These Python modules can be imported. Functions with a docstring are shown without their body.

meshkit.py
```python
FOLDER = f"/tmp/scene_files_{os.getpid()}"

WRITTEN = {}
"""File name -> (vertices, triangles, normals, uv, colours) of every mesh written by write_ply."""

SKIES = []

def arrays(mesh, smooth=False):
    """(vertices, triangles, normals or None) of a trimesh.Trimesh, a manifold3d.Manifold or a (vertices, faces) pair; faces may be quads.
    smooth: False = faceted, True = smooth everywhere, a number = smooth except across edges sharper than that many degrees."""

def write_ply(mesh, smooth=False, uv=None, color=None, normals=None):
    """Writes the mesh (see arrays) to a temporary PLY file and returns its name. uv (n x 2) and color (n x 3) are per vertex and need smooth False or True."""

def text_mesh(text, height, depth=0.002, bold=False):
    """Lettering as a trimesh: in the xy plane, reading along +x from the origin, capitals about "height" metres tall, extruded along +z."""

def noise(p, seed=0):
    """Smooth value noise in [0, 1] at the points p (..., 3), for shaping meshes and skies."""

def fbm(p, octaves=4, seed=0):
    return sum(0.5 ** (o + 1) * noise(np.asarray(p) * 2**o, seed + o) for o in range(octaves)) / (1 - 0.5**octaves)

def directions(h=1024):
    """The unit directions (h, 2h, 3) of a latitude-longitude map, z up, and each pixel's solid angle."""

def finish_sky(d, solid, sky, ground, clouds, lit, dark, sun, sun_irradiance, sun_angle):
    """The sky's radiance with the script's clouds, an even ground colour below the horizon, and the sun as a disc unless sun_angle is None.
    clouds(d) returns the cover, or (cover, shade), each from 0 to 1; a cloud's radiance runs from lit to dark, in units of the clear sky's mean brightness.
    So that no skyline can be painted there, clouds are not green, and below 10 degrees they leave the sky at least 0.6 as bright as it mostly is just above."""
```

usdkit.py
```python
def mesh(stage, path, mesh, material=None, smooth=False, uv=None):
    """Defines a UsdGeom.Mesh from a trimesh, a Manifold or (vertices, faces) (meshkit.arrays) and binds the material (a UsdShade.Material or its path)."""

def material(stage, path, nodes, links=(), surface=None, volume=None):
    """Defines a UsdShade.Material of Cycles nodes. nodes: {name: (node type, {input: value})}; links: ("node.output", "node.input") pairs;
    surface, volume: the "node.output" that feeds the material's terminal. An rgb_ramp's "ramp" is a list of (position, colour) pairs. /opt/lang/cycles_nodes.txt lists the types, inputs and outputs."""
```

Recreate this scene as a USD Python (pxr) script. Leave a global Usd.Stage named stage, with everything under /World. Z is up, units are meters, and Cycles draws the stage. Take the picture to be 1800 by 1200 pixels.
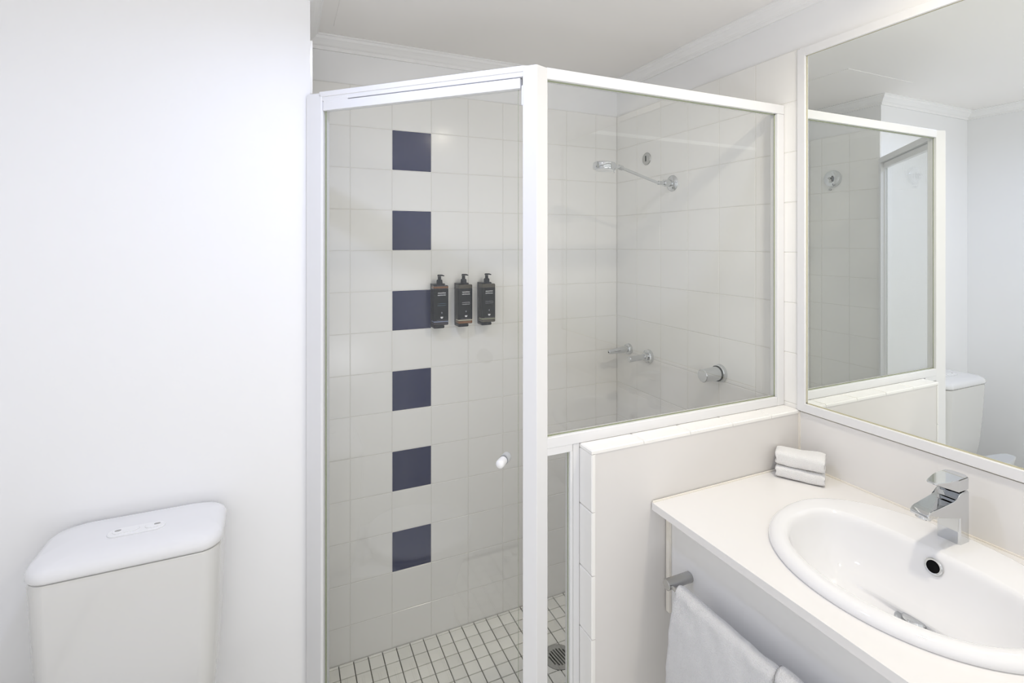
import math
import numpy as np
import trimesh
from shapely.geometry import Polygon, Point, box as sbox
from shapely import affinity
from pxr import Usd, UsdGeom, UsdLux, Gf, Sdf
import usdkit
import meshkit

stage = Usd.Stage.CreateInMemory()
UsdGeom.SetStageUpAxis(stage, UsdGeom.Tokens.z)
UsdGeom.SetStageMetersPerUnit(stage, 1.0)
UsdGeom.Xform.Define(stage, '/World')
UsdGeom.Scope.Define(stage, '/World/Looks')

# ------------------------------------------------------------------ camera, lights, exposure
EYE = 1.529                       # lens height above the shower floor
YAW = 24.302                      # degrees to the right of the side wall's direction
FPX, HORIZON = 895.27, 427.16     # focal length and horizon row for an 1800 x 1200 picture
CEIL = 2.268                      # ceiling height
cam = UsdGeom.Camera.Define(stage, '/World/camera')
cam.CreateHorizontalApertureAttr(36.0)
cam.CreateVerticalApertureAttr(24.0)
cam.CreateFocalLengthAttr(36.0 * FPX / 1800)
cam.CreateVerticalApertureOffsetAttr(-(600 - HORIZON) / 1800 * 36.0)
cam.CreateClippingRangeAttr(Gf.Vec2f(0.02, 50))
cam.CreateExposureAttr(0.0)
cx = cam.AddTransformOp()
cx.Set(Gf.Matrix4d().SetRotate(Gf.Rotation(Gf.Vec3d(1, 0, 0), 90) * Gf.Rotation(Gf.Vec3d(0, 0, 1), -YAW)) *
       Gf.Matrix4d().SetTranslate(Gf.Vec3d(0, 0, EYE)))

LAMPS = [  # x, y, colour, intensity: recessed ceiling downlights
    (0.10, 0.93, (0.88, 0.99, 1.42), 180.0),
    (1.00, 0.49, (1.08, 0.98, 0.80), 315.0),
]
LAMP_R = 0.045
CAN = 0.010                       # how deep the lamps sit in their cans
# added fill light across the whole open rear of the room, behind the viewer
FILL_X0, FILL_X1, FILL_Z, YR = -0.70, 1.385, CEIL, -0.62
rear_fill = UsdLux.RectLight.Define(stage, '/World/doorway_daylight')
rear_fill.CreateWidthAttr(FILL_X1 - FILL_X0)
rear_fill.CreateHeightAttr(FILL_Z)
rear_fill.CreateIntensityAttr(0.95)
rear_fill.CreateColorAttr(Gf.Vec3f(1.0, 1.0, 1.0))
rear_fill.AddTransformOp().Set(Gf.Matrix4d().SetRotate(Gf.Rotation(Gf.Vec3d(1, 0, 0), -90) * Gf.Rotation(Gf.Vec3d(0, 0, 1), 180)) *
                         Gf.Matrix4d().SetTranslate(Gf.Vec3d((FILL_X0 + FILL_X1) / 2, YR - .004, FILL_Z / 2)))
for i, (x, y, col, power) in enumerate(LAMPS):
    dl = UsdLux.DiskLight.Define(stage, '/World/lamp_light' + ('_%03d' % i if i else ''))
    dl.CreateRadiusAttr(LAMP_R)
    dl.CreateIntensityAttr(power)
    dl.CreateColorAttr(Gf.Vec3f(*col))
    dl.AddTranslateOp().Set(Gf.Vec3d(x, y, CEIL + CAN))

# second added fill light, unseen beyond the open rear, facing up to lift the ceiling
up_fill = UsdLux.RectLight.Define(stage, '/World/bedroom_bounce')
up_fill.CreateWidthAttr(1.3)
up_fill.CreateHeightAttr(1.4)
up_fill.CreateIntensityAttr(4.5)
up_fill.CreateColorAttr(Gf.Vec3f(1.0, 1.0, 1.08))
up_fill.AddTransformOp().Set(Gf.Matrix4d().SetRotate(Gf.Rotation(Gf.Vec3d(1, 0, 0), 180)) * Gf.Matrix4d().SetTranslate(Gf.Vec3d(0.1, YR - .9, 0.4)))

# ------------------------------------------------------------------ helpers
used = {}


def numbered(path):
    n = used.get(path, -1) + 1
    used[path] = n
    return path if n == 0 else '%s_%03d' % (path, n)


BASE = {}


def tag(p, label=None, cat=None, group=None, kind=None):
    p = p.GetPrim() if hasattr(p, 'GetPrim') else p
    for k, v in (('label', label), ('category', cat), ('group', group), ('kind', kind)):
        if v:
            p.SetCustomDataByKey(k, v)
    return p


def thing(name, label, cat, base=(0, 0, 0), group=None):
    path = numbered('/World/' + name)
    x = UsdGeom.Xform.Define(stage, path)
    x.AddTranslateOp().Set(Gf.Vec3d(*base))
    BASE[path] = np.array(base, float)
    tag(x, label, cat, group)
    return path


def part(name, mesh, mat, parent, smooth=35, label=None, kind=None):
    """One mesh, given in world coordinates, under its thing or part."""
    path = numbered(parent + '/' + name)
    v, f = (np.asarray(mesh.vertices), mesh.faces)
    b = BASE.get(parent, np.zeros(3))
    m = usdkit.mesh(stage, path, trimesh.Trimesh(v - b, f, process=False), M[mat], smooth=smooth)
    BASE[path] = b
    tag(m, label, kind=kind)
    return path


def single(name, mesh, mat, label, cat, smooth=35, group=None, kind=None):
    path = numbered('/World/' + name)
    m = usdkit.mesh(stage, path, mesh, M[mat], smooth=smooth)
    BASE[path] = np.zeros(3)
    tag(m, label, cat, group, kind)
    return path


def struct(name, mesh, mat, label=None, cat=None, smooth=False):
    return single(name, mesh, mat, label, cat, smooth, kind='structure')


def join(*ms):
    return trimesh.util.concatenate([m for m in ms if m is not None])


def box(x0, x1, y0, y1, z0, z1):
    m = trimesh.creation.box((x1 - x0, y1 - y0, z1 - z0))
    m.apply_translation(((x0 + x1) / 2, (y0 + y1) / 2, (z0 + z1) / 2))
    return m


def hull(pts):
    return trimesh.convex.convex_hull(np.asarray(pts, float))


def rbox(x0, x1, y0, y1, z0, z1, r=0.003, n=2):
    """Box with rounded edges."""
    r = min(r, (x1 - x0) / 2.02, (y1 - y0) / 2.02, (z1 - z0) / 2.02)
    s = trimesh.creation.icosphere(subdivisions=n, radius=r).vertices
    return hull(np.vstack([s + (x, y, z) for x in (x0 + r, x1 - r) for y in (y0 + r, y1 - r) for z in (z0 + r, z1 - r)]))


def chamfer(x0, x1, y0, y1, z0, z1, axis, c=0.0012):
    """Tile: a slab whose face towards axis (+/-1,2,3 for x,y,z) has chamfered edges."""
    k, sgn = abs(axis) - 1, np.sign(axis)
    lo, hi = np.array([x0, y0, z0], float), np.array([x1, y1, z1], float)
    o = [i for i in range(3) if i != k]
    pts = []
    back, front = (lo[k], hi[k]) if sgn > 0 else (hi[k], lo[k])
    for d, inset in ((back, 0), (front - sgn * c, 0), (front, c)):
        for a in (lo[o[0]] + inset, hi[o[0]] - inset):
            for b in (lo[o[1]] + inset, hi[o[1]] - inset):
                p = np.zeros(3); p[k] = d; p[o[0]] = a; p[o[1]] = b
                pts.append(p)
    return hull(pts)


def orient(d):
    d = np.asarray(d, float) / np.linalg.norm(d)
    return trimesh.geometry.align_vectors([0, 0, 1], d)


def lathe(profile, origin=(0, 0, 0), direction=(0, 0, 1), sections=40):
    m = trimesh.creation.revolve(np.asarray(profile, float), sections=sections)
    m.apply_transform(orient(direction))
    m.apply_translation(origin)
    m.fix_normals()
    return m


def rod(a, b, r, r2=None, sections=28, c=0.0015):
    """Solid round bar from a to b with softened ends."""
    a, b = np.asarray(a, float), np.asarray(b, float)
    L = np.linalg.norm(b - a)
    r2 = r if r2 is None else r2
    c = min(c, r * .6, r2 * .6, L * .3)
    return lathe([(0, 0), (r - c, 0), (r, c), (r2, L - c), (r2 - c, L), (0, L)], a, b - a, sections)


def loft(rings, cap=True):
    rings = [np.asarray(r, float) for r in rings]
    n = len(rings[0])
    v = np.vstack(rings)
    f = []
    for i in range(len(rings) - 1):
        for j in range(n):
            a, b = i * n + j, i * n + (j + 1) % n
            f += [(a, b, b + n), (a, b + n, a + n)]
    if cap:
        for i, flip in ((0, True), (len(rings) - 1, False)):
            c = len(v)
            v = np.vstack([v, rings[i].mean(0)])
            for j in range(n):
                a, b = i * n + j, i * n + (j + 1) % n
                f.append((b, a, c) if flip else (a, b, c))
    m = trimesh.Trimesh(v, f, process=False)
    if cap:
        m.fix_normals()
    return m


def rrect(cx, cy, hx, hy, r, z, n=8):
    """Rounded rectangle ring at height z (counter-clockwise)."""
    r = min(r, hx * .999, hy * .999)
    out = []
    for sx, sy, a0 in ((1, 1, 0), (-1, 1, 90), (-1, -1, 180), (1, -1, 270)):
        for t in np.linspace(0, 90, n):
            a = math.radians(a0 + t)
            out.append((cx + sx * (hx - r) + r * math.cos(a), cy + sy * (hy - r) + r * math.sin(a), z))
    return np.array(out)


def extrude(poly, h, z0=0):
    m = trimesh.creation.extrude_polygon(poly, h, engine='earcut')
    m.apply_translation((0, 0, z0))
    return m


def prism_y(xz, y0, y1):
    """Polygon in x, z extruded along y."""
    m = trimesh.creation.extrude_polygon(Polygon(xz), y1 - y0, engine='earcut')
    v = m.vertices.copy()
    m.vertices = np.stack([v[:, 0], y1 - v[:, 2], v[:, 1]], 1)
    m.fix_normals()
    return m


# ------------------------------------------------------------------ materials
M = {}


def mat(name, color, rough=.5, bump=None, vary=0, **kw):
    nodes = {'p': ('principled_bsdf', dict(base_color=color, roughness=rough, **kw))}
    links = []
    if bump:
        scale, strength, dist, detail = bump
        nodes['g'] = ('geometry', {})
        nodes['n'] = ('noise_texture', dict(scale=scale, detail=detail, roughness=.55))
        nodes['b'] = ('bump', dict(strength=strength, distance=dist))
        links += [('g.position', 'n.vector'), ('n.fac', 'b.height'), ('b.normal', 'p.normal')]
    if vary:
        nodes['o'] = ('object_info', {})
        nodes['r'] = ('rgb_ramp', dict(ramp=[(0, tuple(c * (1 - vary) for c in color)), (1, tuple(min(1, c * (1 + vary)) for c in color))]))
        links += [('o.random', 'r.fac'), ('r.color', 'p.base_color')]
    M[name] = usdkit.material(stage, '/World/Looks/' + name, nodes, links, surface='p.BSDF')


mat('paint', (.925, .925, .925), .55, bump=(260, .06, .001, 3))
mat('ceiling_paint', (.95, .93, .90), .7)
mat('cornice_paint', (.93, .925, .915), .6)
mat('wall_tile', (.915, .905, .875), .15, bump=(9, .05, .01, 1), vary=.008)
mat('blue_tile', (.014, .020, .085), .15, bump=(9, .05, .01, 1), vary=.05)
mat('tile_grout', (.80, .785, .74), .85)
mat('mosaic_tile', (.93, .915, .84), .28, bump=(30, .08, .004, 2), vary=.06)
mat('mosaic_grout', (.13, .12, .095), .9)
mat('frame_white', (.82, .82, .825), .45)
mat('frame_gap', (.25, .25, .25), .6)
mat('chrome', (.66, .675, .69), .05, metallic=1.0)
mat('chrome_satin', (.50, .50, .49), .22, metallic=1.0)
mat('mirror_silver', (.90, .925, .91), 0.0, metallic=1.0)
mat('mirror_rim', (.55, .52, .36), .25)
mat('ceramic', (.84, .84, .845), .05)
mat('ceramic_warm_shaded', (.75, .745, .725), .06)  # cream cistern body, darkened below the lid's tone to keep it looking shaded
mat('half_wall_paint_shaded', (.755, .735, .715), .5, bump=(260, .06, .001, 3))  # warm grey cream, darkened further so the wall front keeps its shade
mat('counter_laminate', (.83, .815, .795), .25)
mat('vanity_board', (.84, .84, .835), .35)
mat('white_plastic', (.88, .88, .88), .2)
mat('silicone', (.88, .84, .76), .35)
mat('dark_hole', (.008, .008, .008), .8, specular_ior_level=.05)
mat('black_plastic', (.006, .008, .015), .35, specular_ior_level=.18)
mat('label_black', (.005, .0065, .009), .5, specular_ior_level=.12)
mat('liquid_amber', (.20, .085, .03), .12, specular_ior_level=.25)
mat('liquid_dark', (.035, .03, .04), .15, specular_ior_level=.25)
mat('liquid_olive', (.085, .075, .055), .15, specular_ior_level=.25)
mat('print_white', (.75, .75, .76), .5)
mat('print_grey', (.30, .31, .34), .5)
mat('print_teal', (.10, .19, .25), .5)
mat('stripe_blue', (.22, .27, .42), .4)
mat('stripe_cream', (.62, .58, .44), .4)
mat('stripe_green', (.30, .32, .22), .4)
mat('terry', (.90, .90, .905), .95, bump=(480, 1.0, .005, 3), sheen_weight=.25)
mat('terry_fine', (.90, .895, .885), .95, bump=(520, .7, .004, 3), sheen_weight=.2)


def glass(name, tint):
    M[name] = usdkit.material(stage, '/World/Looks/' + name, {
        'g': ('geometry', {}),
        'ior': ('math', dict(math_type='multiply_add', value2=-(1.5 - 1 / 1.5), value3=1.5)),
        'f': ('fresnel', {}),
        't': ('transparent_bsdf', dict(color=tint)),
        's': ('glossy_bsdf', dict(color=(.95, .97, .96), roughness=0.0)),
        'm': ('mix_closure', {})},
        [('g.backfacing', 'ior.value1'), ('ior.value', 'f.IOR'), ('f.fac', 'm.fac'), ('t.BSDF', 'm.closure1'), ('s.BSDF', 'm.closure2')],
        surface='m.closure')


glass('pane_glass', (.994, .997, .993))
mat('glass_edge', (.33, .36, .25), .15)

# ------------------------------------------------------------------ room dimensions (metres)
T = 0.152                       # wall tile pitch
W, D = 1.4055, 1.9395           # faces of the tiles on the right wall and the shower's back wall
TT = 0.007                      # tile thickness in front of the plaster
WP, DP = W + TT, D + TT         # plaster planes
AX = 0.0733                     # plaster of the alcove side of the white wall
NY = 1.566                      # face of the white wall behind the toilet
XL = -0.721                     # left wall
Z0 = 1.957                      # top of the first blue tile
TOP = Z0 + T                    # top of the tiling
KX, KY0, KY1, KZ = 0.674, 1.030, 1.150, 1.033   # half wall

# ------------------------------------------------------------------ shell
struct('floor', box(XL - .1, WP + .1, YR - .1, DP + .1, -.12, -.006), 'mosaic_grout', 'mosaic tiled floor of shower and bathroom with dark grout')
slab = sbox(XL - .1, YR - .1, WP + .1, DP + .1)
for x, y, col, power in LAMPS:
    slab = slab.difference(Point(x, y).buffer(LAMP_R + .004, 24))
struct('ceiling', extrude(slab, .1, CEIL), 'ceiling_paint', 'flat painted ceiling over the bathroom and shower')
struct('wall_back', box(AX - .05, WP + .1, DP, DP + .1, -.1, CEIL), 'paint', 'shower back wall of white tiles with a column of dark blue tiles')
struct('wall_right', box(WP, WP + .1, YR - .1, DP, -.1, CEIL), 'paint', 'right wall, tiled in the shower and painted behind the vanity')
struct('wall_return', box(XL - .1, AX, NY, DP + .1, -.1, CEIL), 'paint', 'plain white wall behind the toilet cistern, ending at the shower')
struct('wall_left', box(XL - .1, XL, YR - .1, NY, -.1, CEIL), 'paint', 'plain white left wall seen in the mirror')
struct('wall_rear', join(box(XL, FILL_X0, YR - .1, YR, -.1, CEIL), box(FILL_X1, WP, YR - .1, YR, -.1, CEIL)), 'paint', 'plain white wall ends beside the rear opening left for the added fill light')
struct('wall_half', box(KX + TT, WP, KY0 + .002, KY1, -.006, KZ - TT), 'half_wall_paint_shaded', 'low half wall between the vanity and the shower with tiled top')

G = 0.0009   # half a joint


def tile_wall(parent, cells, axis, face, mat_of):
    for (a0, a1, b0, b1, key) in cells:
        if abs(axis) == 1:
            m = chamfer(face, face - np.sign(axis) * TT, a0 + G, a1 - G, b0 + G, b1 - G, axis) if axis > 0 else chamfer(face, face + TT, a0 + G, a1 - G, b0 + G, b1 - G, axis)
            if axis > 0:
                m = chamfer(face - TT, face, a0 + G, a1 - G, b0 + G, b1 - G, axis)
        else:
            m = chamfer(a0 + G, a1 - G, face, face + TT, b0 + G, b1 - G, axis)
        part('tile', m, mat_of(key), parent, smooth=False, label='dark blue wall tile' if mat_of(key) == 'blue_tile' else None)


rows = [(max(0.0, Z0 - T * (j + 1)), Z0 - T * j, j) for j in range(-1, 13)]
X0 = 0.3788
cells = []
for i in range(-2, 7):
    x0, x1 = max(X0 + i * T, AX + TT), min(X0 + (i + 1) * T, W)
    for z0, z1, j in rows:
        cells.append((x0, x1, z0, z1, (i, j)))
tile_wall('/World/wall_back', cells, -2, D, lambda k: 'blue_tile' if k[0] == 0 and k[1] in (0, 2, 4, 6, 8, 10) else 'wall_tile')
part('grout', box(AX, W + .001, DP - .0063, DP, -.006, TOP), 'tile_grout', '/World/wall_back', False)

ys = [D] + [1.794 - T * k for k in range(6)]
ys[-1] = KY0 + .002
cells = []
for k in range(len(ys) - 1):
    for z0, z1, j in rows:
        cells.append((ys[k + 1], ys[k], z0, z1, j))
tile_wall('/World/wall_right', cells, -1, W, lambda k: 'wall_tile')
part('grout', box(WP - .0063, WP, ys[-1] + .001, D, -.006, TOP), 'tile_grout', '/World/wall_right', False)

cells = []
for y0, y1 in ((NY, 1.718), (1.718, 1.870), (1.870, D)):
    for z0, z1, j in rows:
        cells.append((y0, y1, z0, z1, j))
tile_wall('/World/wall_return', cells, 1, AX + TT, lambda k: 'wall_tile')
part('grout', box(AX, AX + .0063, NY + .001, D, -.006, TOP), 'tile_grout', '/World/wall_return', False)

# half wall: tiles on its top and its end
kx = [KX, .829, .982, 1.134, 1.286, W]
for a, b in zip(kx[:-1], kx[1:]):
    m = chamfer(a + G * (a > KX), b - G, KY0, KY1, KZ - .009, KZ, 3, .0025)
    part('coping_tile', m, 'wall_tile', '/World/wall_half', False)
for k in range(7):
    z1 = KZ - .0095 - G if k == 0 else .884 - T * (k - 1) - G
    z0 = .884 - T * k + G
    if z0 < 0:
        z0 = 0
    part('end_tile', chamfer(KX, KX + .010, KY0, KY1, z0, z1, -1, .0022), 'wall_tile', '/World/wall_half', False)
part('grout', join(box(KX + .003, KX + TT, KY0 + .003, KY1, -.006, KZ - .003), box(KX + .003, W, KY0 + .003, KY1, KZ - TT, KZ - .003)), 'tile_grout', '/World/wall_half', False)
# shower side of the half wall
part('plaster_bead', box(W - .004, WP, KY0 - .003, KY0 + .006, .88, KZ - .004), 'silicone', '/World/wall_half', False, label='cream silicone bead in the corner')

# cornice: a stepped profile mitred round the whole room
outline = [(XL, YR), (WP, YR), (WP, DP), (AX, DP), (AX, NY), (XL, NY)]   # open across the rear, where the fill light stands
prof = [(0, -.046), (.008, -.046), (.0095, -.035), (.016, -.031), (.022, -.0235), (.029, -.017), (.033, -.0145), (.0365, -.007), (.042, -.0045), (.042, 0.0), (0, 0.0)]
P = np.array(outline)
secs = []
for i in range(len(P)):
    d0 = P[i] - P[i - 1]; d1 = P[(i + 1) % len(P)] - P[i]
    d0 /= np.linalg.norm(d0); d1 /= np.linalg.norm(d1)
    n0, n1 = np.array([-d0[1], d0[0]]), np.array([-d1[1], d1[0]])
    mdir = (n0 + n1) / (1 + n0 @ n1)
    secs.append(np.array([(*(P[i] + mdir * p), CEIL + z) for p, z in prof]))
V = np.array(secs); n = len(prof)
F = []
for i in range(1, len(P)):
    k = (i + 1) % len(P)
    for j in range(n - 1):
        F += [(i * n + j, k * n + j, k * n + j + 1), (i * n + j, k * n + j + 1, i * n + j + 1)]
corn = trimesh.Trimesh(V.reshape(-1, 3), F, process=False)
corn.fix_normals()
struct('trim_1', corn, 'cornice_paint', 'stepped white plaster cornice running round the ceiling', smooth=False)

# ceiling access panel over the shower door, seen in the mirror
hx0, hx1, hy0, hy1 = .160, .624, 1.378, 1.830
single('access_panel', rbox(hx0, hx1, hy0, hy1, CEIL - .0016, CEIL + .002, .0008), 'ceiling_paint',
       'square flat access panel let into the ceiling above the shower door', 'ceiling panel', smooth=False)

# floor mosaic
MX, MY, mx0, my0 = .0518, .0555, .2384, 1.927
cellsF = []
for j in range(-1, 17):
    y1 = D - .001 if j == -1 else my0 - MY * j
    y0 = my0 if j == -1 else my0 - MY * (j + 1)
    for i in range(-3, 23):
        x0 = max(mx0 + MX * i, AX + TT + .001); x1 = min(mx0 + MX * (i + 1), W - .001)
        if x1 - x0 < .006:
            continue
        cellsF.append((x0, x1, y0, y1, j))
drain_c = np.array([.934, 1.645])
DR = .058


def mosaic(x0, x1, y0, y1, g=.0019):
    h = .004
    x0 += g; x1 -= g
    y0 += g if y1 - y0 > .02 else .0008
    y1 -= g if y1 - y0 > .02 else .0008
    nx, ny = min(max(drain_c[0], x0), x1), min(max(drain_c[1], y0), y1)
    if np.hypot(nx - drain_c[0], ny - drain_c[1]) < DR + .002:
        poly = sbox(x0, y0, x1, y1).difference(Point(*drain_c).buffer(DR + .002, 24))
        if poly.is_empty or poly.area < 2e-5:
            return None
        if poly.geom_type != 'Polygon':
            poly = max(poly.geoms, key=lambda q: q.area)
        return extrude(poly, h + .002, -.006)
    return chamfer(x0, x1, y0, y1, -.006, 0, 3, .0008)


rest = []
for (x0, x1, y0, y1, j) in cellsF:
    m = mosaic(x0, x1, y0, y1)
    if m is None:
        continue
    if j <= 9:
        part('mosaic_tile', m, 'mosaic_tile', '/World/floor', False)
    else:
        rest.append(m)
# the bathroom floor in front of the shower: same mosaic, reached by the glass's reflections only
yy = my0 - MY * 17
while yy > YR + MY:
    xx = mx0 - MX * 18
    while xx < WP - MX:
        if not (xx + MX > KX and yy > KY0 - MY):
            rest.append(chamfer(xx + .002, xx + MX - .002, yy - MY + .002, yy - .002, -.006, 0, 3, .0008))
        xx += MX
    yy -= MY
yy = my0 - MY * 17
for j in range(11):
    y1 = my0 - MY * (6 + j)
    for i in range(4, 19):
        x1 = mx0 - MX * i
        if y1 < NY:
            rest.append(chamfer(x1 + .002, x1 + MX - .002, y1 - MY + .002, y1 - .002, -.006, 0, 3, .0008))
part('mosaic', join(*rest), 'mosaic_tile', '/World/floor', False, kind='stuff')

# entry door in the left wall (seen only as a reflection in the shower door)
dpath = struct('door_1', rbox(XL - .02, XL + .006, -.06, .79, 0.004, 2.04, .002), 'paint', 'plain white entry door in the left wall')
part('door_knob', join(lathe([(0, 0), (.033, 0), (.033, .006), (.012, .012), (.011, .03), (.022, .036), (.030, .05), (.026, .064), (0, .068)], (XL + .006, .7284, .977), (1, 0, 0))), 'chrome_satin', dpath)

# recessed downlight fittings
for i, (x, y, col, power) in enumerate(LAMPS):
    ring = lathe([(LAMP_R + .0015, -CAN - .004), (LAMP_R + .0035, -CAN - .004), (LAMP_R + .0035, 0), (LAMP_R + .016, 0), (LAMP_R + .014, .004), (LAMP_R + .003, .0045), (LAMP_R + .0015, 0), (LAMP_R + .0015, -CAN - .004)], (x, y, CEIL), (0, 0, -1), 48)
    single('downlight', ring, 'frame_white',
           ['round white recessed downlight in front of the shower door', 'round white recessed downlight above the basin'][i],
           'ceiling light')

# ------------------------------------------------------------------ shower screen
A = np.array([.547, 1.069])                    # outer corner of the screen
dd = np.array([-1, 1]) / math.sqrt(2)          # along the door, away from the corner
dn = np.array([-1, -1]) / math.sqrt(2)         # out of the door, towards the room
FY = 1.081                                     # front of the fixed panel's frame
FT = 1.952                                     # top of the frame
scr = thing('shower_screen', 'white framed glass shower screen with angled pivot door and fixed panel on half wall', 'shower screen', (A[0], A[1], 0))


def along(t, o):
    """Point in plan: t along the door from the corner, o outwards."""
    return A + dd * t + dn * o


def dbox(t0, t1, o0, o1, z0, z1, r=.0025):
    """Rounded box in the door's own directions."""
    m = rbox(t0, t1, o0, o1, z0, z1, r)
    v = m.vertices
    m.vertices = np.column_stack([A[0] + dd[0] * v[:, 0] + dn[0] * v[:, 1], A[1] + dd[1] * v[:, 0] + dn[1] * v[:, 1], v[:, 2]])
    m.fix_normals()
    return m


def rpoly(poly, r):
    return poly.buffer(-r, 6).buffer(r, 6)


inner = along(.036, -.004)
post = rpoly(Polygon([tuple(A), (.583, FY + .001), (.583, FY + .030), tuple(along(.036, -.034)), tuple(along(.036, 0))]), .003)
part('corner_post', extrude(post, FT - .002, 0.0), 'frame_white', scr, 40)
# fixed panel above the half wall
part('head_rail', rbox(.580, W - .0002, FY, FY + .026, FT - .028, FT, .002), 'frame_white', scr)
part('wall_stile', join(rbox(W - .030, W - .0002, FY, FY + .026, KZ + .0002, FT - .0283, .002)), 'frame_white', scr)
part('sill_rail', rbox(.580, W - .0305, FY, FY + .026, KZ + .0005, KZ + .027, .002), 'frame_white', scr)
gp = box(.578, W - .028, FY + .011, FY + .016, KZ + .025, FT - .026)
fp = part('fixed_pane', gp, 'pane_glass', scr, False, label='clear fixed glass pane above the half wall')
e = .0035
part('pane_seal', join(box(.583, W - .030, FY + .0095, FY + .0105, FT - .028 - e, FT - .0275), box(.583, W - .030, FY + .0095, FY + .0105, KZ + .0265, KZ + .027 + e),
                       box(W - .030 - e, W - .0295, FY + .0095, FY + .0105, KZ + .027, FT - .028), box(.5825, .583 + e * .6, FY + .0095, FY + .0105, KZ + .027, FT - .028)), 'glass_edge', fp, False)
# narrow strip left of the half wall
part('strip_head', rbox(.580, .653, FY + .001, FY + .026, KZ - .017, KZ + .0015, .0015), 'frame_white', scr)
part('strip_stile', rbox(.6455, .6535, FY + .001, FY + .026, .04, KZ - .0165, .0015), 'frame_white', scr)
part('strip_channel', rbox(.655, KX - .0005, FY + .003, FY + .028, .0, KZ, .0015), 'frame_white', scr)
part('strip_sill', rbox(.580, .653, FY + .001, FY + .026, .0, .04, .002), 'frame_white', scr)
sp = part('strip_pane', box(.579, .647, FY + .011, FY + .016, .035, KZ - .012), 'pane_glass', scr, False, label='narrow clear pane beside the half wall')
part('pane_seal', join(box(.643, .6458, FY + .0095, FY + .0105, .04, KZ - .0165), box(.583, .6455, FY + .0095, FY + .0105, KZ - .0185, KZ - .016)), 'glass_edge', sp, False)
# door frame
part('door_header', join(dbox(.030, .640, -.004, 0, FT - .0145, FT, .0015), dbox(.030, .640, -.034, -.002, FT - .026, FT - .001, .002)), 'frame_white', scr)
part('door_jamb', join(dbox(.6300, .688, -.012, 0, 0, FT - .002, .006), dbox(.632, .662, -.034, -.008, 0, FT - .004, .002)), 'frame_white', scr)
part('door_sill', dbox(.036, .630, -.034, 0, 0, .035, .003), 'frame_white', scr)
# door leaf
leaf = dbox(.0500, .6235, -.0145, -.0095, .050, FT - .035, .0008)
lf = part('door_leaf', leaf, 'pane_glass', scr, False, label='frameless clear glass door leaf with white top rail')
part('top_rail', join(dbox(.0425, .6275, -.021, -.001, FT - .0535, FT - .0285, .0015), dbox(.545, .6265, -.012, -.0015, FT - .030, FT - .0205, .001)), 'frame_white', lf)
part('bottom_rail', dbox(.0425, .6275, -.021, -.002, .040, .064, .0015), 'frame_white', lf)
part('glass_edge', join(dbox(.6205, .6268, -.0093, -.0086, .065, FT - .054, .0003), dbox(.0493, .0503, -.0093, -.0088, .065, FT - .054, .0002)), 'glass_edge', lf, False, label='green glass edge')
part('pivot_block', dbox(.031, .041, -.016, -.003, FT - .095, FT - .045, .004), 'frame_white', lf)


def on_door(t, o, z):
    p = along(t, o)
    return np.array([p[0], p[1], z])


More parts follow.
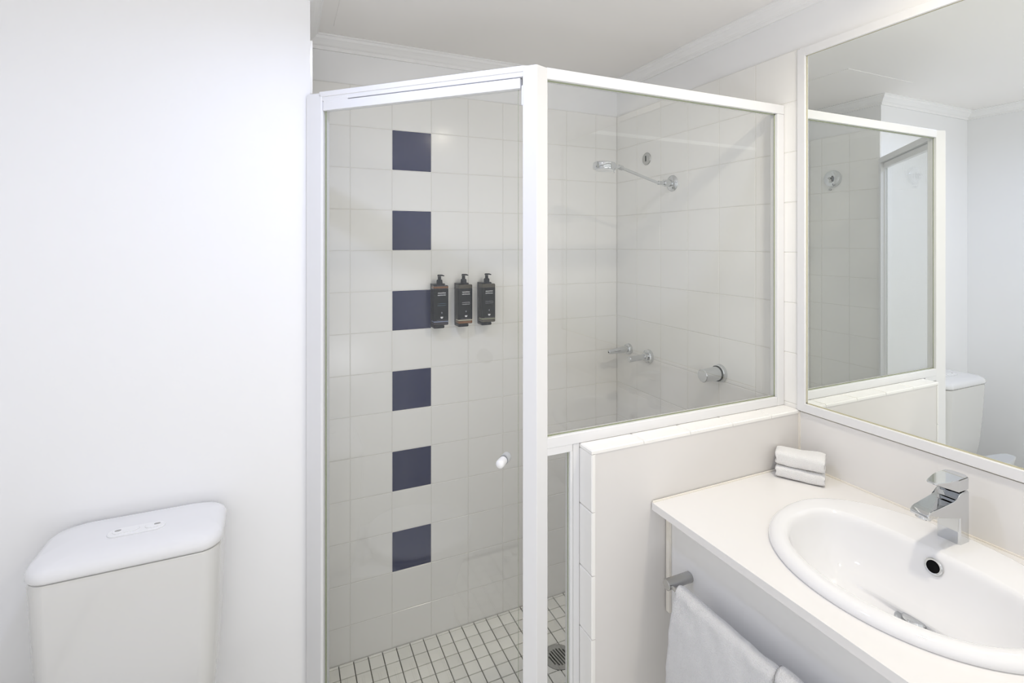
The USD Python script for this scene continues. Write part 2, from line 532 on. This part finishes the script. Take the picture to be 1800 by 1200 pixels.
HT, HZ = .088, 1.001
dn3 = np.array([dn[0], dn[1], 0.0])
part('handle', join(lathe([(0, 0), (.0098, 0), (.0105, .002), (.0105, .022), (.0095, .027), (.006, .0305), (0, .032)], on_door(HT, -.0092, HZ), dn3)), 'white_plastic', lf)
part('handle', join(lathe([(0, 0), (.0115, 0), (.0118, .002), (.0115, .017), (.0095, .022), (.006, .0245), (0, .0255)], on_door(HT, -.0146, HZ), -dn3)), 'white_plastic', lf)
part('handle_washer', lathe([(0, 0), (.0112, 0), (.0112, .0009), (0, .0009)], on_door(HT, -.0094, HZ), dn3), 'frame_gap', lf)

# ------------------------------------------------------------------ mirror
mi = thing('mirror', 'large white framed wall mirror above the vanity', 'mirror', (W, .4, 1.04))
MY1, MZ0, MZ1, MY0 = 1.0085, 1.0575, 2.0795, -.25
fw = .0245
fX0, fX1 = W - .008, WP
part('glass', box(W, WP - .001, MY0 - .004, MY1 + .004, MZ0 - .004, MZ1 + .004), 'mirror_silver', mi, False)
part('frame', join(rbox(fX0, fX1, MY1, MY1 + fw, MZ0 - fw, MZ1 + fw, .0015), rbox(fX0, fX1, MY0 - fw, MY0, MZ0 - fw, MZ1 + fw, .0015),
                   rbox(fX0, fX1, MY0 - .001, MY1 + .001, MZ0 - fw, MZ0, .0015), rbox(fX0, fX1, MY0 - .001, MY1 + .001, MZ1, MZ1 + fw, .0015)), 'frame_white', mi)
b = .0032
part('edge_strip', join(box(W - .0006, W, MY1 - b, MY1 + .001, MZ0, MZ1), box(W - .0006, W, MY0, MY1, MZ0 - .001, MZ0 + b), box(W - .0006, W, MY0, MY1, MZ1 - b * .5, MZ1 + .001)), 'mirror_rim', mi, False, label='olive edge of the silvering')
struct('trim_2', box(W - .001, WP, MY0 - fw, KY0 - .002, MZ0 - fw - .004, MZ0 - fw), 'silicone', 'cream silicone line under the mirror frame')

# ------------------------------------------------------------------ vanity: counter, apron, basin, tap
CZ, CX, CT = .873, .853, .018
VY0 = -.25
van = thing('vanity', 'white laminate vanity counter with splashback and front panel against the half wall', 'vanity', (1.13, .4, 0))
BY = .606                                       # basin's middle


def oval(cx, front, back, half, n=96, p=2.15):
    """Oval ring in plan: semi-axes 'front' towards -x, 'back' towards +x, 'half' along y."""
    t = np.linspace(0, 2 * np.pi, n, endpoint=False)
    c, s = np.cos(t), np.sin(t)
    e = 2 / p
    x = np.sign(c) * np.abs(c) ** e
    y = np.sign(s) * np.abs(s) ** e
    return np.column_stack([cx + np.where(x > 0, x * back, x * front), BY + y * half])


hole = Polygon(oval(1.165, .235, .175, .235))
top = sbox(CX, VY0, WP, KY0 - .0005).difference(hole)
part('counter_top', extrude(top, CT, CZ - CT), 'counter_laminate', van, False)
part('splashback', box(W - .001, WP, VY0, KY0 - .0005, CZ, MZ0 - fw - .003), 'counter_laminate', van, False)
part('apron', box(.906, .924, VY0, KY0 - .0015, .587, CZ - CT), 'vanity_board', van, False)
part('end_strip', box(.8985, .9055, KY0 - .0135, KY0 - .0008, .587, CZ - CT), 'silicone', van, False)
part('joint_bead', join(box(CX + .002, W, KY0 - .0045, KY0 - .0005, CZ, CZ + .0035), box(W - .0045, W - .001, VY0, KY0 - .004, CZ, CZ + .0035)), 'silicone', van, False, label='cream silicone joint')

bas = thing('basin', 'white oval drop in washbasin with raised rim set into the counter', 'washbasin', (1.16, BY, CZ))
# rings: outer foot, rim, bowl edge, bowl
N = 120


def ring(cx, front, back, half, z, p=2.1):
    o = oval(cx, front, back, half, N, p)
    return np.column_stack([o, np.full(N, z)])


def bowl_edge(z, inset, n=N):
    """D-shaped bowl opening, straight at the back, by its angle."""
    t = np.linspace(0, 2 * np.pi, n, endpoint=False)
    c, s = np.cos(t), np.sin(t)
    pf, pb = 2 / 2.1, 2 / 3.6
    x = np.where(c > 0, np.abs(c) ** pb, -np.abs(c) ** pf)
    y = np.where(c > 0, np.sign(s) * np.abs(s) ** (2 / 2.6), np.sign(s) * np.abs(s) ** pf)
    fr, bk, hf = .173 - inset, .108 - inset, .209 - inset * 1.0
    return np.column_stack([1.127 + np.where(x > 0, x * bk, x * fr), BY + y * hf, np.full(n, z)])


CB = (1.168, .256, .198, .262)
rings = [ring(CB[0], CB[1] - .002, CB[2] - .002, CB[3] - .002, CZ + .0002), ring(*CB, CZ + .004), ring(CB[0], CB[1] - .002, CB[2] - .002, CB[3] - .002, CZ + .010),
         ring(CB[0], CB[1] - .007, CB[2] - .007, CB[3] - .007, CZ + .0155), ring(CB[0], CB[1] - .014, CB[2] - .014, CB[3] - .014, CZ + .0178)]
inner0 = bowl_edge(CZ + .0172, -.010)
mid = .5 * (rings[-1] + inner0); mid[:, 2] = CZ + .0185
rings += [mid, inner0, bowl_edge(CZ + .0145, -.004), bowl_edge(CZ + .009, 0.0), bowl_edge(CZ + .001, .003)]
bz = [(-.012, .006), (-.03, .012), (-.05, .021), (-.068, .033), (-.084, .050), (-.096, .072)]
for dz, ins in bz:
    rings.append(bowl_edge(CZ + dz, ins))
# towards the drain
drainp = np.array([1.170, BY - .002, CZ - .113])
last = rings[-1]
for s_, z in ((.72, -.1035), (.45, -.109), (.24, -.1115)):
    q = last.copy()
    q[:, :2] = drainp[:2] + (last[:, :2] - drainp[:2]) * s_
    q[:, 2] = CZ + z
    rings.append(q)
circ = np.column_stack([drainp[0] + .03 * np.cos(np.linspace(0, 2 * np.pi, N, endpoint=False)), drainp[1] + .03 * np.sin(np.linspace(0, 2 * np.pi, N, endpoint=False)), np.full(N, CZ - .1125)])
rings.append(circ)
surf = loft(rings, cap=False)
# closed underside
under = [rings[0], ring(1.165, .232, .172, .232, CZ - .002), ring(1.165, .22, .16, .222, CZ - .06), ring(1.16, .15, .12, .15, CZ - .125), np.column_stack([circ[:, :2], np.full(N, CZ - .135)]), np.column_stack([circ[:, :2], np.full(N, CZ - .1125)])]
und = loft(under[::-1], cap=False)
part('bowl', join(surf, und), 'ceramic', bas, 50)
part('overflow_ring', lathe([(.0115, 0), (.0165, .0), (.0165, .002), (.0145, .0035), (.012, .003), (.0115, 0)], (1.2262, .600, .8615), (-1, 0, .22), 36), 'chrome', bas)
part('overflow_hole', lathe([(0, 0), (.0117, 0), (.0117, .0012), (0, .0012)], (1.2262, .600, .8615), (-1, 0, .22), 36), 'dark_hole', bas)
part('drain', join(lathe([(.022, 0), (.034, 0), (.035, .002), (.031, .005), (.023, .0035), (.022, 0)], tuple(drainp), (0, 0, 1), 48),
                   lathe([(0, 0), (.021, 0), (.0225, .004), (.020, .0075), (.01, .0092), (0, .0095)], tuple(drainp + (0, 0, .003)), (0, 0, 1), 48)), 'chrome', bas)

tap = thing('basin_mixer', 'chrome single lever basin mixer tap standing behind the washbasin bowl', 'tap', (1.322, .6115, CZ + .0155))
tz = CZ + .0165
part('body', rbox(1.3035, 1.3415, .590, .633, tz - .003, 1.0, .005, 2), 'chrome', tap)
sprof = [(1.316, 1.0), (1.305, .999), (1.300, .995), (1.292, .9895), (1.280, .9865), (1.215, .981), (1.203, .979), (1.1965, .974), (1.196, .968), (1.201, .9655), (1.225, .964), (1.316, .944)]
sprof = list(rpoly(Polygon(sprof), .0018).exterior.coords)[:-1]
spx = np.array(sprof)
ringsS = []
for y, k in ((-.0215, .0022), (-.0208, .0006), (-.019, 0), (.019, 0), (.0208, .0006), (.0215, .0022)):
    q = np.array(Polygon(sprof).buffer(-k, 6).exterior.coords) if k else spx
    c0 = spx.mean(0)
    s_ = 1 - k / .02
    r_ = np.column_stack([c0[0] + (spx[:, 0] - c0[0]) * (1 - k / .055), np.zeros(len(spx)), c0[1] + (spx[:, 1] - c0[1]) * s_])
    taper = np.clip((1.30 - r_[:, 0]) / .10, 0, 1)
    r_[:, 1] = .6115 + y * (1 - .20 * taper ** 1.3)
    ringsS.append(r_)
part('spout', loft(ringsS), 'chrome', tap, 40)
part('aerator', rod((1.2125, .6115, .967), (1.2105, .6115, .9585), .0135), 'chrome', tap)
part('collar', lathe([(0, 0), (.019, 0), (.019, .005), (0, .005)], (1.3225, .6115, .9995), (0, 0, 1)), 'dark_hole', tap, label='dark gap under the lever')
plan = rpoly(Polygon([(1.239, .6050), (1.2425, .6015), (1.275, .5935), (1.300, .5900), (1.338, .5900), (1.3455, .600), (1.3470, .6115), (1.3455, .623), (1.338, .633), (1.300, .633), (1.275, .6295), (1.2425, .6215), (1.239, .6180)]), .0035)
pc = np.array(plan.exterior.coords)[:-1]
rise = np.clip((1.30 - pc[:, 0]) / .05, 0, 1)
cen = np.array([1.306, .6115])
pts = [np.column_stack([cen + (pc - cen) * .95, np.full(len(pc), 1.0295)]), np.column_stack([cen + (pc - cen) * .985, 1.0275 + rise * .0008]), np.column_stack([pc, 1.0250 + rise * .0015]),
       np.column_stack([cen + (pc - cen) * .99, 1.0235 + rise * .0015])]
low = pc[pc[:, 0] > 1.298]
pts.append(np.column_stack([cen + (low - cen) * .97, np.full(len(low), 1.0035)]))
pts.append(np.column_stack([cen + (low - cen) * .99, np.full(len(low), 1.005)]))
part('lever', hull(np.vstack(pts)), 'chrome', tap, 10)

# ------------------------------------------------------------------ towel rail and towels
RX, RZ = .842, .7165
rail = thing('towel_rail', 'chrome towel rail with round post on the vanity front panel', 'towel rail', (RX, .65, RZ))
part('post', rod((.906, .953, RZ), (.832, .953, RZ), .0125, c=.0012), 'chrome_satin', rail)
part('post', rod((.906, .10, RZ), (.832, .10, RZ), .0125, c=.0012), 'chrome_satin', rail)
part('bar', rod((RX, .953, RZ - .001), (RX, .10, RZ - .001), .0048), 'chrome_satin', rail)


def draped(y0, y1, zf, zb, th, seed, flare=.0, lift=0.0, ny=70, bulge=.0):
    """Thick towel folded over the rail: a closed strip swept along y."""
    R = .0058 + th
    c = np.array([RX, RZ - .001 + lift])
    path = []
    for z in np.linspace(zf, c[1], 26):
        path.append((-(R), z, 0))
    for a in np.linspace(180, 0, 15)[1:-1]:
        path.append((R * math.cos(math.radians(a)), c[1] + R * math.sin(math.radians(a)), 1))
    for z in np.linspace(c[1], zb, 16):
        path.append((R, z, 2))
    path = np.array(path)
    yy = np.linspace(0, 1, ny)
    outer = np.zeros((ny, len(path), 3))
    for i, t in enumerate(yy):
        edge = min(t, 1 - t) * (y1 - y0)
        thin = 1 - .38 * math.exp(-(edge / .005))
        for k, (px, pz, kind) in enumerate(path):
            fall = max(0, c[1] - pz)
            x = c[0] + px * (1 if kind != 1 else 1) * (thin if kind != 9 else 1)
            if kind == 0:
                x -= .018 * (1 - math.exp(-fall / .10)) + bulge * math.sin(min(fall / .25, 1) * math.pi)
            if kind == 2:
                x = min(x, .9035)
            y = y0 + (y1 - y0) * t
            if kind == 0:
                y += flare * fall * (.5 - t) * -2 * -1 if False else flare * fall * (2 * t - 1)
            outer[i, k] = (x, y, pz)
    nz = meshkit.fbm(outer * (38, 30, 30) + seed, 3, seed) - .5
    fine = meshkit.noise(outer * 160 + seed, seed) - .5
    outer[..., 0] -= nz * .006 + fine * .0012
    outer[..., 2] += (meshkit.fbm(outer * (10, 26, 10) + 3 + seed, 2, seed) - .5) * .008
    outer[..., 1] += (meshkit.fbm(outer * (10, 10, 22) + 9 + seed, 2, seed) - .5) * .005
    inner_ = outer.copy()
    for k, (px, pz, kind) in enumerate(path):
        cx_ = c[0]
        if kind == 0:
            inner_[:, k, 0] = np.minimum(outer[:, k, 0] + th, c[0] - .0055)
        elif kind == 1:
            dv = np.array([px, pz - c[1]])
            inner_[:, k, 0] = c[0] + dv[0] / R * .0057
            inner_[:, k, 2] = RZ - .001 + dv[1] / R * .0057
        else:
            inner_[:, k, 0] = np.maximum(outer[:, k, 0] - th, c[0] + .0055)
    secs_ = [np.vstack([outer[i], inner_[i][::-1]]) for i in range(ny)]
    return loft(secs_)


tw = single('bath_towel', draped(.660, .921, .30, .36, .0135, 3, flare=.05, bulge=.004), 'terry', 'white terry bath towel hanging over the rail next to its post', 'towel', smooth=60)
tw2 = single('bath_towel', draped(.33, .6575, .30, .36, .0175, 11, flare=.02, lift=.004, bulge=.008), 'terry', 'thicker white terry towel hanging over the rail at the bottom edge of the picture', 'towel', smooth=60)


def washer(z0, z1, L, Wd, seed):
    """Folded face washer: soft slab whose long front is the fold."""
    nU, nV = 44, 22
    secs_ = []
    h = (z1 - z0) / 2
    for i in range(nU):
        t = i / (nU - 1)
        x = (t - .5) * L
        edge = min(t, 1 - t) * L
        sc = 1 - .22 * math.exp(-edge / .004)
        ringp = []
        for a in np.linspace(0, 2 * np.pi, nV * 2, endpoint=False):
            c, s = math.cos(a), math.sin(a)
            p = 2 / 3.4
            y = math.copysign(abs(c) ** p, c) * Wd / 2 * (1 - .03 * (1 - sc))
            z = math.copysign(abs(s) ** p, s) * h * sc
            ringp.append((x, y, z))
        secs_.append(np.array(ringp))
    m = loft(secs_)
    v = m.vertices
    nn = meshkit.fbm(v * (30, 24, 24) + seed, 3, seed) - .5
    v = v + np.column_stack([nn * .006, (meshkit.fbm(v * 26 + 5 + seed, 2, seed) - .5) * .006, (meshkit.fbm(v * (22, 18, 8) + 8 + seed, 2, seed) - .5) * .007])
    # layered end: shallow grooves between the folds
    endm = np.abs(v[:, 0]) > L / 2 - .004
    v[:, 0] -= np.where(endm, np.sign(v[:, 0]) * .0022 * (np.cos(v[:, 2] / h * np.pi * 1.5) > .2), 0)
    v[:, 2] = np.clip(v[:, 2], -h, h + .004)
    ang = math.atan2(-.101, .063)
    ca, sa = math.cos(ang), math.sin(ang)
    front = np.array([1.2885, .9455])
    nrm = np.array([-sa, ca])                    # back, away from the viewer
    c0 = front + nrm * (Wd / 2)
    m.vertices = np.column_stack([c0[0] + v[:, 0] * ca - v[:, 1] * sa, c0[1] + v[:, 0] * sa + v[:, 1] * ca, (z0 + z1) / 2 + v[:, 2]])
    return m


single('face_washer', washer(CZ + .0005, CZ + .035, .118, .066, 2), 'terry_fine', 'folded white face washer lying on the counter, bottom of the stack of two', 'towel', smooth=60)
single('face_washer', washer(CZ + .0348, CZ + .076, .121, .067, 7), 'terry_fine', 'folded white face washer on top of another in the counter corner', 'towel', smooth=60)

# ------------------------------------------------------------------ toilet
TX = -.3150
toi = thing('toilet', 'white ceramic toilet with close coupled cistern against the plain white wall', 'toilet', (TX, NY, 0))
HB = .1755


def cistern(z, hw, y0, y1, r):
    """Ring of the cistern: y0 front, y1 back, front bowed."""
    q = rrect(TX, (y0 + y1) / 2, hw, (y1 - y0) / 2, r, z, 12)
    fr = q[:, 1] < (y0 + y1) / 2
    q[:, 1] -= np.where(fr, .006 * (1 - ((q[:, 0] - TX) / hw) ** 2), 0)
    return q


yb = NY - .006
body = [cistern(.43, .158, 1.412, yb, .036), cistern(.445, .164, 1.405, yb, .038), cistern(.50, .169, 1.397, yb, .038), cistern(.62, .1745, 1.388, yb, .038), cistern(.76, .1795, 1.381, yb, .038), cistern(.800, .181, 1.380, yb, .038), cistern(.8085, .1795, 1.3815, yb, .038), cistern(.8105, .175, 1.388, yb - .003, .037)]
part('cistern', loft(body), 'ceramic_warm_shaded', toi, 40)
lid = [cistern(.8112, .176, 1.385, yb, .040), cistern(.8125, .1815, 1.379, yb, .041), cistern(.818, .1840, 1.376, yb, .042), cistern(.827, .1840, 1.376, yb, .042), cistern(.835, .1820, 1.379, yb, .042), cistern(.8415, .1765, 1.386, yb, .042), cistern(.8465, .166, 1.397, yb - .002, .042), cistern(.8498, .146, 1.413, yb - .006, .044), cistern(.8515, .125, 1.435, yb - .012, .04), cistern(.8525, .08, 1.46, yb - .04, .035)]
lidp = part('cistern_lid', loft(lid), 'ceramic', toi, 50)
plate = lambda cx, cy, hx, hy, z0, z1: loft([rrect(cx, cy, hx, hy, hy, z0, 10), rrect(cx, cy, hx, hy, hy, z1 - .0006, 10), rrect(cx, cy, hx - .0008, hy - .0008, hy, z1, 10)])
px, py = -.313, 1.462
part('flush_plate', plate(px, py, .057, .0195, .848, .8545), 'white_plastic', lidp)
part('flush_button', plate(px - .021, py + .003, .0265, .0115, .850, .8562), 'white_plastic', lidp)
part('flush_button', plate(px + .032, py + .003, .0165, .0115, .850, .8562), 'white_plastic', lidp)
for bx in (px - .037, px + .040):
    part('finger_dimple', loft([rrect(bx, py + .004, .0065, .0042, .0042, .8555, 8), rrect(bx, py + .004, .0065, .0042, .0042, .85635, 8)]), 'chrome_satin', lidp)


def egg(z, back, front, half, n=64):
    t = np.linspace(0, 2 * np.pi, n, endpoint=False)
    c, s = np.cos(t), np.sin(t)
    cy = 1.17
    return np.column_stack([TX + half * s * (1 - .0 * c), np.where(c > 0, cy + (back - cy) * np.abs(c) ** .75, cy - (cy - front) * np.abs(c)), np.full(n, z)])


part('pan', loft([egg(0, 1.50, 1.00, .105), egg(.02, 1.50, 1.00, .108), egg(.12, 1.49, 1.02, .095), egg(.24, 1.50, .99, .13), egg(.33, 1.52, .96, .168), egg(.375, 1.53, .945, .178), egg(.392, 1.53, .945, .178), egg(.395, 1.52, .955, .168)]), 'ceramic', toi, 50)
part('seat', loft([egg(.396, 1.34, .948, .176), egg(.399, 1.345, .942, .181), egg(.410, 1.345, .942, .181), egg(.414, 1.34, .948, .176)]), 'white_plastic', toi, 50)
part('seat_lid', loft([egg(.4145, 1.34, .945, .178), egg(.417, 1.345, .94, .182), egg(.426, 1.345, .94, .182), egg(.432, 1.338, .95, .172), egg(.436, 1.31, .98, .14)]), 'white_plastic', toi, 50)
for sx in (-.075, .075):
    part('seat_hinge', rod((TX + sx - .025, 1.357, .418), (TX + sx + .025, 1.357, .418), .012), 'white_plastic', toi)

# ------------------------------------------------------------------ soap dispensers on the shower's back wall
def flat_text(text, h, width, cxm, y, z, mat_, parent, name, bold=False):
    m = meshkit.text_mesh(text, h, .0003, bold=bold)
    b = m.bounds
    s_ = width / (b[1][0] - b[0][0])
    v = m.vertices.copy()
    v[:, 0] = (v[:, 0] - (b[0][0] + b[1][0]) / 2) * s_
    m.vertices = np.column_stack([cxm + v[:, 0], y - v[:, 2], z + v[:, 1]])
    m.fix_normals()
    part(name, m, mat_, parent, False)


def dispenser(cxm, z0, label, top_mat, low_mat, stripe, words, wm, body_mat):
    t = thing('soap_dispenser', label, 'soap dispenser', (cxm, D, z0), group='pump dispensers on the shower wall')
    hw, yf, ybk, z1 = .0283, 1.881, 1.921, z0 + .152
    body = join(rbox(cxm - hw, cxm + hw, yf, ybk, z0, z1, .0035))
    bp = part('bottle', body, body_mat, t)
    # printed sleeve wraps the front and the two sides
    lab = rbox(cxm - hw - .0005, cxm + hw + .0005, yf - .0005, ybk - .004, z0 + .016, z1 - .013, .0035)
    lp = part('printed_label', lab, 'label_black', bp)
    part('tinted_top', rbox(cxm - hw - .0003, cxm + hw + .0003, yf - .0003, ybk - .004, z1 - .0128, z1 - .002, .0032), top_mat, bp)
    part('tinted_base', rbox(cxm - hw - .0003, cxm + hw + .0003, yf - .0003, ybk - .004, z0 + .0005, z0 + .0120, .0032), low_mat, bp)
    part('stripe', rbox(cxm - hw - .0007, cxm + hw + .0007, yf - .0007, ybk - .006, z0 + .0122, z0 + .0158, .0015), stripe, bp)
    yt = yf - .0006
    tx = cxm + .002
    flat_text('appelles', .0046, .031, tx, yt, z0 + .1215, 'print_white', bp, 'lettering', True)
    flat_text('apothecary', .0044, .032, tx, yt, z0 + .1135, 'print_white', bp, 'lettering', True)
    flat_text(words[0], .0030, .031, tx, yt, z0 + .0815, wm, bp, 'lettering')
    flat_text(words[1], .0034, .032, tx, yt, z0 + .0745, wm, bp, 'lettering')
    # drop icon and cup-like mark
    drop = Polygon([(0, .0052), (.0017, .0016), (.0021, 0), (.0015, -.0016), (0, -.0021), (-.0015, -.0016), (-.0021, 0), (-.0017, .0016)])
    cup = Polygon([(-.0052, .0033), (-.002, .0022), (0, .0033), (.002, .0022), (.0052, .0033), (.0045, -.002), (.002, -.0042), (-.002, -.0042), (-.0045, -.002)])
    for nm, pl, zz, mm in (('drop_icon', drop, .047, 'print_grey'), ('emblem', cup, .030, 'print_white')):
        m = extrude(pl, .0003)
        v = m.vertices
        m.vertices = np.column_stack([tx + v[:, 0], yt - v[:, 2], z0 + zz + v[:, 1]])
        m.fix_normals()
        part(nm, m, mm, bp, False)
    flat_text('300 ml 10.1 fl oz', .0020, .040, tx, yt, z0 + .0185, 'print_grey', bp, 'lettering')
    # pump
    part('pump', join(lathe([(0, 0), (.0150, 0), (.0150, .0015), (.0118, .003), (.0112, .019), (.0095, .022), (.0065, .0225), (.0062, .034), (0, .034)], (cxm - .002, 1.899, z1 - .001), (0, 0, 1), 28),
                      hull(np.vstack([rrect(cxm - .002, 1.899, .0075, .0075, .007, z1 + .034), rrect(cxm - .002, 1.899, .0080, .0080, .007, z1 + .0365), rrect(cxm - .002, 1.899, .0065, .0065, .006, z1 + .0405)])),
                      hull(np.vstack([rrect(cxm + .002, 1.896, .006, .0045, .003, z1 + .0405), rrect(cxm + .004, 1.895, .006, .004, .003, z1 + .0365), rrect(cxm + .0125, 1.891, .0025, .0028, .002, z1 + .0345), rrect(cxm + .0125, 1.891, .0025, .0028, .002, z1 + .037)]))), 'black_plastic', t)
    # wall bracket: back plate, top tongue and foot
    part('bracket', join(rbox(cxm - .0275, cxm + .0275, 1.9205, D - .0002, z0 - .004, z1 + .004, .003),
                         rbox(cxm - .0275, cxm + .0165, 1.890, D - .001, z1 + .0005, z1 + .0042, .0015),
                         rbox(cxm - .0275, cxm + .0150, 1.886, D - .001, z0 - .0125, z0 - .0008, .004)), 'black_plastic', t)


dispenser(.5535, 1.2155, 'dark pump dispenser with blue stripe, nearest the blue tiles', 'liquid_amber', 'liquid_dark', 'stripe_blue', ('revitalising', 'shampoo'), 'print_teal', 'liquid_dark')
dispenser(.6510, 1.2155, 'dark pump dispenser with amber base and cream stripe, middle of the three', 'liquid_olive', 'liquid_amber', 'stripe_cream', ('nourishing', 'conditioner'), 'print_white', 'liquid_olive')
dispenser(.7480, 1.2155, 'dark pump dispenser with olive green stripe, nearest the shower corner', 'liquid_olive', 'liquid_olive', 'stripe_green', ('refreshing', 'body wash'), 'print_grey', 'liquid_olive')

# ------------------------------------------------------------------ shower fittings
sh = thing('wall_shower', 'chrome shower head on a straight arm from the tiled right wall', 'shower head', (W, 1.572, 1.765))
ay = 1.572
part('rosette', lathe([(0, 0), (.031, 0), (.032, .002), (.029, .006), (.018, .012), (0, .013)], (W, ay, 1.765), (-1, 0, 0)), 'chrome', sh)
part('joint', join(rod((W - .01, ay, 1.765), (W - .045, ay, 1.764), .0135), rod((W - .04, ay, 1.764), (W - .073, ay, 1.7635), .0085)), 'chrome', sh)
part('arm', rod((W - .068, ay, 1.762), (1.150, ay, 1.8135), .0056, c=.001), 'chrome', sh)
part('swivel', join(rod((1.165, ay, 1.8095), (1.145, ay, 1.8145), .0095), rod((1.15, ay, 1.8130), (1.118, ay, 1.8165), .0075)), 'chrome', sh)
hd = part('head', join(lathe([(0, .0), (.036, 0), (.0405, .002), (.042, .006), (.042, .022), (.040, .0265), (.030, .0295), (0, .031)], (1.083, ay, 1.798), (.06, 0, 1), 44)), 'chrome', sh)
part('spray_face', lathe([(0, 0), (.034, 0), (.034, .002), (0, .002)], (1.083, ay, 1.7965), (.06, 0, 1)), 'white_plastic', hd)
part('mode_lever', rod((1.122, ay - .004, 1.803), (1.124, ay - .006, 1.789), .0022), 'chrome', hd)

ch = thing('clothesline_catch', 'small round chrome clothesline catch on the wall above the shower arm', 'wall fitting', (W, 1.727, 1.885))
part('plate', lathe([(.0, 0), (.026, 0), (.0265, .002), (.024, .005), (.014, .0065), (0, .0065)], (W, 1.727, 1.885), (-1, 0, 0)), 'chrome_satin', ch)
part('keyhole', join(rbox(W - .0075, W - .006, 1.7235, 1.7305, 1.874, 1.897, .0007)), 'dark_hole', ch)
cl = thing('clothesline', 'round chrome retractable clothesline on the alcove wall, seen in the mirror', 'wall fitting', (AX + TT, 1.803, 1.878))
cxw = AX + TT
part('housing', lathe([(0, 0), (.046, 0), (.0465, .006), (.043, .018), (.030, .025), (.018, .026), (0, .026)], (cxw, 1.803, 1.878), (1, 0, 0)), 'chrome', cl)
part('pull', join(rod((cxw + .026, 1.803, 1.879), (cxw + .04, 1.803, 1.879), .0065), rbox(cxw + .0255, cxw + .03, 1.796, 1.81, 1.855, 1.874, .002)), 'chrome_satin', cl)
part('slot', rbox(cxw + .0255, cxw + .0275, 1.789, 1.7965, 1.862, 1.892, .0008), 'dark_hole', cl)
part('lock_pin', rod((cxw, 1.818, 1.820), (cxw + .012, 1.818, 1.820), .006), 'chrome_satin', cl)


def wall_tap(y, z, label, rr, kind):
    t = thing('shower_tap', label, 'tap', (W, y, z))
    part('rosette', lathe([(0, 0), (rr, 0), (rr + .0008, .002), (rr - .001, .012), (rr - .006, .016), (0, .016)], (W, y, z), (-1, 0, 0)), 'chrome', t)
    if kind == 'taper':
        part('spindle', rod((W - .014, y, z), (W - .036, y, z), .0135), 'chrome', t)
        part('lever', rod((W - .030, y, z - .001), (W - .112, y - .002, z - .004), .0145, .0092, c=.002), 'chrome', t)
        part('screw_hole', rod((W - .1115, y - .002, z - .005), (W - .1126, y - .002, z - .005), .003, c=.0002), 'dark_hole', t)
    elif kind == 'pin':
        part('spindle', rod((W - .014, y, z), (W - .030, y, z), .0165), 'chrome', t)
        part('lever', rod((W - .026, y, z - .001), (W - .106, y - .001, z - .003), .0112, .0125, c=.003), 'chrome', t)
    else:
        part('collar', rod((W - .014, y, z), (W - .0185, y, z), rr - .004, c=.0006), 'dark_hole', t)
        part('knob', rod((W - .018, y, z), (W - .085, y, z - .001), .0245, .0225, c=.002), 'chrome', t)
        part('lever_pin', rod((W - .045, y - .012, z - .018), (W - .020, y - .006, z - .026), .003), 'chrome', t)


wall_tap(1.846, 1.060, 'chrome wall tap with tapered lever, nearest the shower corner', .0235, 'taper')
wall_tap(1.712, 1.054, 'chrome wall tap with thin cylindrical lever, between the other two taps', .0285, 'pin')
wall_tap(1.331, 1.0725, 'chrome wall tap with thick cylindrical knob, nearest the half wall', .031, 'knob')

# floor drain
dr = thing('floor_drain', 'round metal floor drain grate with slots in the mosaic shower floor', 'floor drain', (drain_c[0], drain_c[1], 0))
disc = Point(*drain_c).buffer(DR, 40)
slots = []
for k in range(-3, 4):
    Ls = math.sqrt(max(.0385 ** 2 - (k * .0108) ** 2, 0))
    if Ls > .008:
        s_ = sbox(-.0030, -Ls, .0030, Ls)
        s_ = affinity.translate(affinity.rotate(affinity.translate(s_, k * .0108, 0), 8, origin=(0, 0)), *drain_c)
        slots.append(s_)
g_ = disc
for s_ in slots:
    g_ = g_.difference(s_)
part('grate', extrude(g_, .005, -.0045), 'chrome_satin', dr, False)
part('sump', lathe([(0, 0), (DR - .001, 0), (DR - .001, .0008), (0, .0008)], (*drain_c, -.0058), (0, 0, 1)), 'dark_hole', dr)
